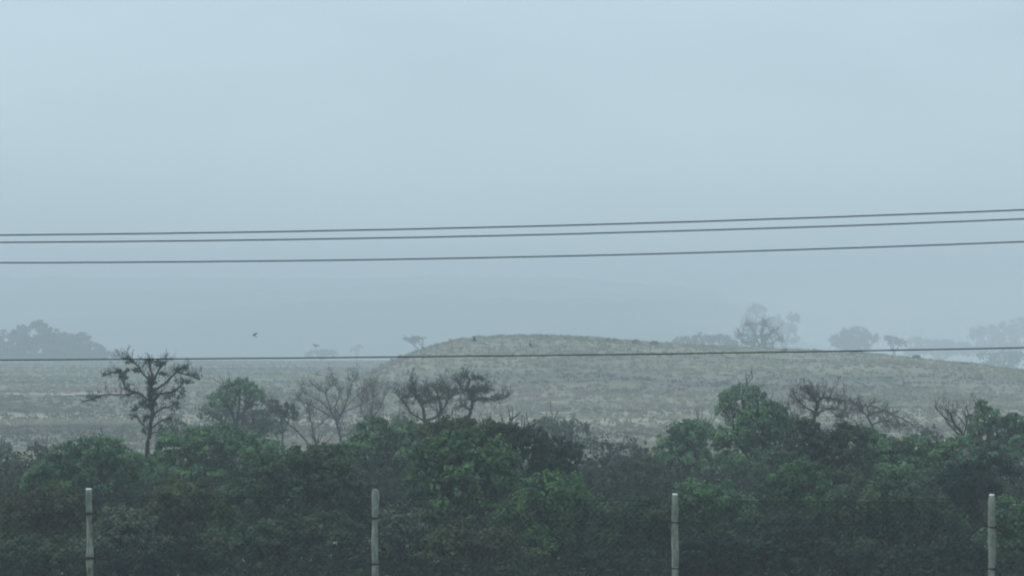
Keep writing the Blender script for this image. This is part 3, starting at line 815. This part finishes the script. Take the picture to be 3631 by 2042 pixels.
def fence_y(x): return np.polyval(np.polyfit(xs4, ys4, 1), x) + .062
ztop = np.polyfit(xs4, [t[1] for t in tops], 1)
X0, X1 = xs4[0] - 4.2, xs4[3] + 4.2
tb = Tubes(); pitch = .10
zlow_off = 2.15
for sgn in (-1, 1):
    xk = X0 - zlow_off
    while xk < X1 + zlow_off:
        zt_ = 0
        a0, a1 = (xk, xk + zlow_off) if sgn > 0 else (xk, xk - zlow_off)
        p0x, p1x = a0, a1
        pts = []
        for t in np.linspace(0, 1, 12):
            x = p0x + (p1x - p0x) * t
            if X0 <= x <= X1:
                zt_ = np.polyval(ztop, x)
                pts.append((x, fence_y(x) + sgn * .002, zt_ - zlow_off * t))
        if len(pts) >= 3: tb.add(pts, np.full(len(pts), .0026), 3)
        xk += pitch
tb.build('wire_mesh', M['meshwire'], fr)
for row in range(3):
    zs = [t[1] if row == 0 else t[2][row - 1] for t in tops]
    x = np.linspace(X0, X1, 60)
    q = np.polyfit(xs4, zs, 1)
    tb = Tubes(); tb.add(np.stack([x, fence_y(x) - .005, np.polyval(q, x)], 1), np.full(60, .0035 if row == 0 else .0022), 4)
    tb.build('line_wire', M['meshwire'], fr)

# ------------------------------------------------------------------ overhead cables
s = 3631 / 2576
cab = [([0, 500, 1000, 1500, 2000, 2576], [590, 585.5, 578, 564, 549, 529.5], 30.0, .0066, 'uppermost of the four black cables crossing the sky'),
       ([0, 500, 1000, 1500, 2000, 2576], [609, 605, 597.5, 587, 573, 551.5], 30.6, .0066, 'second black cable from the top, close under the uppermost'),
       ([0, 500, 1000, 1500, 2000, 2576], [660.5, 658, 652, 643, 628.5, 608.5], 31.0, .0065, 'third black cable from the top, alone above the hazy ridge'),
       ([0, 500, 1000, 1500, 2000, 2576], [905.5, 904, 898.5, 892, 883, 874], 31.5, .0065, 'lowest black cable, crossing the hill and the top of the leaning tree')]
for (us, vs, d, rad, lab) in cab:
    q = np.polyfit(np.array(us) * s, np.array(vs) * s, 2)
    uu = np.linspace(-9000, 13000, 700)
    vv = np.polyval(q, uu)
    k = d / F
    tb = Tubes(); ptsc = np.stack([(uu - CU) * k, d + 0 * uu - (uu - CU) * k * .04, CZ - (vv - CV) * k + .0014 * snoise(uu, uu * 0 + d, int(d * 10), 4, .006)], 1)
    tb.add(ptsc, np.full(700, rad), 8)
    o = tb.build('power_cable', M['cable'], None)
    tag(o, lab, 'cable', 'overhead cables')


# ------------------------------------------------------------------ birds
def bird(u, v, d, span, yaw, roll, flap, lab, pitch=0.):
    # body rings along x (forward), wings as thin closed plates, one continuous mesh
    L = span * .5
    prof = [(-.52, .012, 0), (-.36, .05, 0), (-.15, .11, 0), (.1, .13, .0), (.28, .10, .02), (.38, .075, .035), (.47, .07, .045), (.54, .035, .04), (.62, .008, .03)]
    th = np.arange(8) / 8 * 2 * math.pi
    V = [np.stack([np.full(8, x * L), r * L * np.cos(th), z * L + r * L * np.sin(th)], 1) for x, r, z in prof]
    V = np.concatenate(V); i = np.arange(len(prof) - 1)[:, None] * 8; j = np.arange(8)[None, :]; j2 = (j + 1) % 8
    f4 = [np.stack([i + j, i + j2, i + 8 + j2, i + 8 + j], -1).reshape(-1, 4)]
    Vs = [V]; n0 = len(V)
    for sg in (-1, 1):
        st = [(0.06, .22, -.16, .03), (.45, .22, -.14, .02), (.8, .06, -.22, .012), (1.0, -.2, -.28, .004)]
        W = []
        for (yy, xf, xb, tk) in st:
            zz = math.sin(flap) * yy * (1 if yy < .5 else .92)
            W += [(xf * L, sg * yy * L * math.cos(flap), zz * L + tk * L), (xb * L, sg * yy * L * math.cos(flap), zz * L + tk * L * .4), (xb * L, sg * yy * L * math.cos(flap), zz * L - tk * L * .4), (xf * L, sg * yy * L * math.cos(flap), zz * L - tk * L)]
        W = np.array(W); Vs.append(W)
        for k in range(3):
            b = n0 + k * 4
            f4.append(np.array([[b + a, b + (a + 1) % 4, b + 4 + (a + 1) % 4, b + 4 + a] for a in range(4)]))
        f4.append(np.array([[n0 + 12, n0 + 13, n0 + 14, n0 + 15]]))
        n0 += len(W)
    T = np.array([(-.45, .05, .01), (-.45, -.05, .01), (-.95, -.2, 0), (-.75, 0, 0), (-.95, .2, 0), (-.45, .05, -.015), (-.45, -.05, -.015), (-.95, -.2, -.01), (-.75, 0, -.01), (-.95, .2, -.01)]) * L
    Vs.append(T)
    f4.append(np.array([[n0, n0 + 1, n0 + 2, n0 + 3], [n0, n0 + 3, n0 + 4, n0 + 4], [n0 + 5, n0 + 8, n0 + 7, n0 + 6], [n0 + 5, n0 + 9, n0 + 8, n0 + 8]])[[0, 2]])
    f3 = np.array([[n0, n0 + 3, n0 + 4], [n0 + 5, n0 + 9, n0 + 8]])
    V = np.concatenate(Vs)
    o = mesh_obj('bird', V, f4 + [f3], M['bird'])
    o.location = P(u, v, d); o.rotation_euler = (roll, pitch, yaw)
    tag(o, lab, 'bird', 'small dark birds in flight')


bird(903, 1187, 190, .46, math.radians(200), math.radians(60), .5, 'small bird in steep flight, leftmost and highest of the birds', pitch=-.9)
bird(1118, 1226, 190, .56, math.radians(110), math.radians(12), .4, 'small bird flying head on with raised wings above the pale green bush', pitch=-.45)
bird(1682, 1207, 190, .66, math.radians(30), math.radians(35), .7, 'dark bird flying in front of the hill crest left of the summit')
bird(1880, 1222, 190, .7, math.radians(75), math.radians(80), .35, 'bird with wings held upright in front of the hill summit')


# ------------------------------------------------------------------ air
bx0, bx1, by0, by1, bz0, bz1 = -1900, 1900, -240, 4500, CZ - 142, CZ + 32
Vb = [(x, y, z) for z in (bz0, bz1) for y in (by0, by1) for x in (bx0, bx1)]
fb = [(0, 2, 3, 1), (4, 5, 7, 6), (0, 1, 5, 4), (2, 6, 7, 3), (0, 4, 6, 2), (1, 3, 7, 5)]
m, nt, out = new_mat('haze_air')
pv = nt.nodes.new('ShaderNodeVolumePrincipled')
pv.inputs['Density'].default_value = HAZE
pv.inputs['Color'].default_value = (*HAZECOL, 1)
pv.inputs['Anisotropy'].default_value = 0.0
nt.links.new(pv.outputs[0], out.inputs['Volume'])
hz = mesh_obj('haze', Vb, np.array(fb), m)
tag(hz, kind='stuff')

# a paler bank of mist lying behind the right half of the hill
mc = np.array([235., 1500., CZ - 14.]); mr_ = np.array([190., 520., 30.])
th = np.linspace(0, 2 * math.pi, 33)[:-1]; ph = np.linspace(-math.pi / 2, math.pi / 2, 17)
Vm = np.array([[math.cos(p) * math.cos(t), math.cos(p) * math.sin(t), math.sin(p)] for p in ph for t in th]) * mr_ + mc
im = (np.arange(32)[None, :] + 32 * np.arange(16)[:, None]).ravel(); jm = ((np.arange(32)[None, :] + 1) % 32 + 32 * np.arange(16)[:, None]).ravel()
m, nt, out = new_mat('mist_air')
pos = nt.nodes.new('ShaderNodeNewGeometry').outputs['Position']
mp = nt.nodes.new('ShaderNodeMapping'); mp.vector_type = 'POINT'
mp.inputs['Scale'].default_value = tuple(1 / mr_); mp.inputs['Location'].default_value = tuple(-mc / mr_)
nt.links.new(pos, mp.inputs[0])
vl = nt.nodes.new('ShaderNodeVectorMath'); vl.operation = 'LENGTH'; nt.links.new(mp.outputs[0], vl.inputs[0])
fall = nt.nodes.new('ShaderNodeMapRange'); fall.interpolation_type = 'SMOOTHSTEP'
fall.inputs[1].default_value = 1.0; fall.inputs[2].default_value = .25; nt.links.new(vl.outputs['Value'], fall.inputs[0])
mn = noise(nt, .014, 3, .55, stretch=(1, .5, 2.2))
mnr = ramp(nt, mn, [(.4, (.15, .15, .15)), (.62, (1, 1, 1))])
mu = nt.nodes.new('ShaderNodeMath'); mu.operation = 'MULTIPLY'; nt.links.new(fall.outputs[0], mu.inputs[0]); nt.links.new(mnr, mu.inputs[1])
mu2 = nt.nodes.new('ShaderNodeMath'); mu2.operation = 'MULTIPLY'; nt.links.new(mu.outputs[0], mu2.inputs[0]); mu2.inputs[1].default_value = MIST
pv = nt.nodes.new('ShaderNodeVolumePrincipled'); nt.links.new(mu2.outputs[0], pv.inputs['Density'])
pv.inputs['Color'].default_value = (.99, .99, .99, 1); nt.links.new(pv.outputs[0], out.inputs['Volume'])
tag(mesh_obj('mist', Vm, np.stack([im, jm, jm + 32, im + 32], 1), m), kind='stuff')

# ------------------------------------------------------------------ light, sky, camera
SUN_EL, SUN_AZ = math.radians(58), math.radians(285)     # azimuth clockwise from +Y
world = bpy.data.worlds.new('World'); scene.world = world; world.use_nodes = True
nt = world.node_tree
bg = nt.nodes['Background']
sky = nt.nodes.new('ShaderNodeTexSky'); sky.sky_type = 'NISHITA'; sky.sun_disc = False
sky.sun_elevation = SUN_EL; sky.sun_rotation = SUN_AZ
sky.altitude = 50; sky.air_density = 1.0; sky.dust_density = 2.0; sky.ozone_density = 1.5
grey = mixc(nt, OVERCAST, sky.outputs[0], CLOUDCOL)       # an even veil of cloud over the sky
tc = nt.nodes.new('ShaderNodeTexCoord')
cl = noise(nt, 5.0, 5, .55, tc.outputs['Generated'], (1, 1, 3.5))
clr = ramp(nt, cl, [(0.3, (.93, .935, .94)), (0.7, (1.05, 1.045, 1.04))])
grey = mixc(nt, 1.0, grey, clr, 'MULTIPLY')             # faint unevenness of the cloud
nt.links.new(grey, bg.inputs[0]); bg.inputs[1].default_value = SKYSTR
sun = bpy.data.lights.new('sun', 'SUN'); sun.energy = SUNSTR; sun.angle = math.radians(25); sun.color = (1, .98, .95)
so = bpy.data.objects.new('sun', sun); COL.objects.link(so)
dirv = Vector((math.sin(SUN_AZ) * math.cos(SUN_EL), math.cos(SUN_AZ) * math.cos(SUN_EL), math.sin(SUN_EL)))
so.rotation_euler = (-dirv).to_track_quat('-Z', 'Y').to_euler(); so.location = dirv * 50

cam = bpy.data.cameras.new('camera'); co = bpy.data.objects.new('camera', cam); COL.objects.link(co)
co.location = (0, 0, CZ); co.rotation_euler = (math.radians(90), 0, 0)
cam.sensor_width = 36; cam.lens = 18 / (CU / F); cam.clip_start = .5; cam.clip_end = 8000
scene.camera = co

scene.view_settings.view_transform = 'Standard'; scene.view_settings.look = 'None'
scene.view_settings.gamma = 1; scene.view_settings.exposure = EXPO
cy = scene.cycles
cy.use_denoising = True; cy.filter_width = 1.9
cy.max_bounces = 8; cy.diffuse_bounces = 3; cy.glossy_bounces = 1; cy.transmission_bounces = 3; cy.volume_bounces = 4
cy.transparent_max_bounces = 8
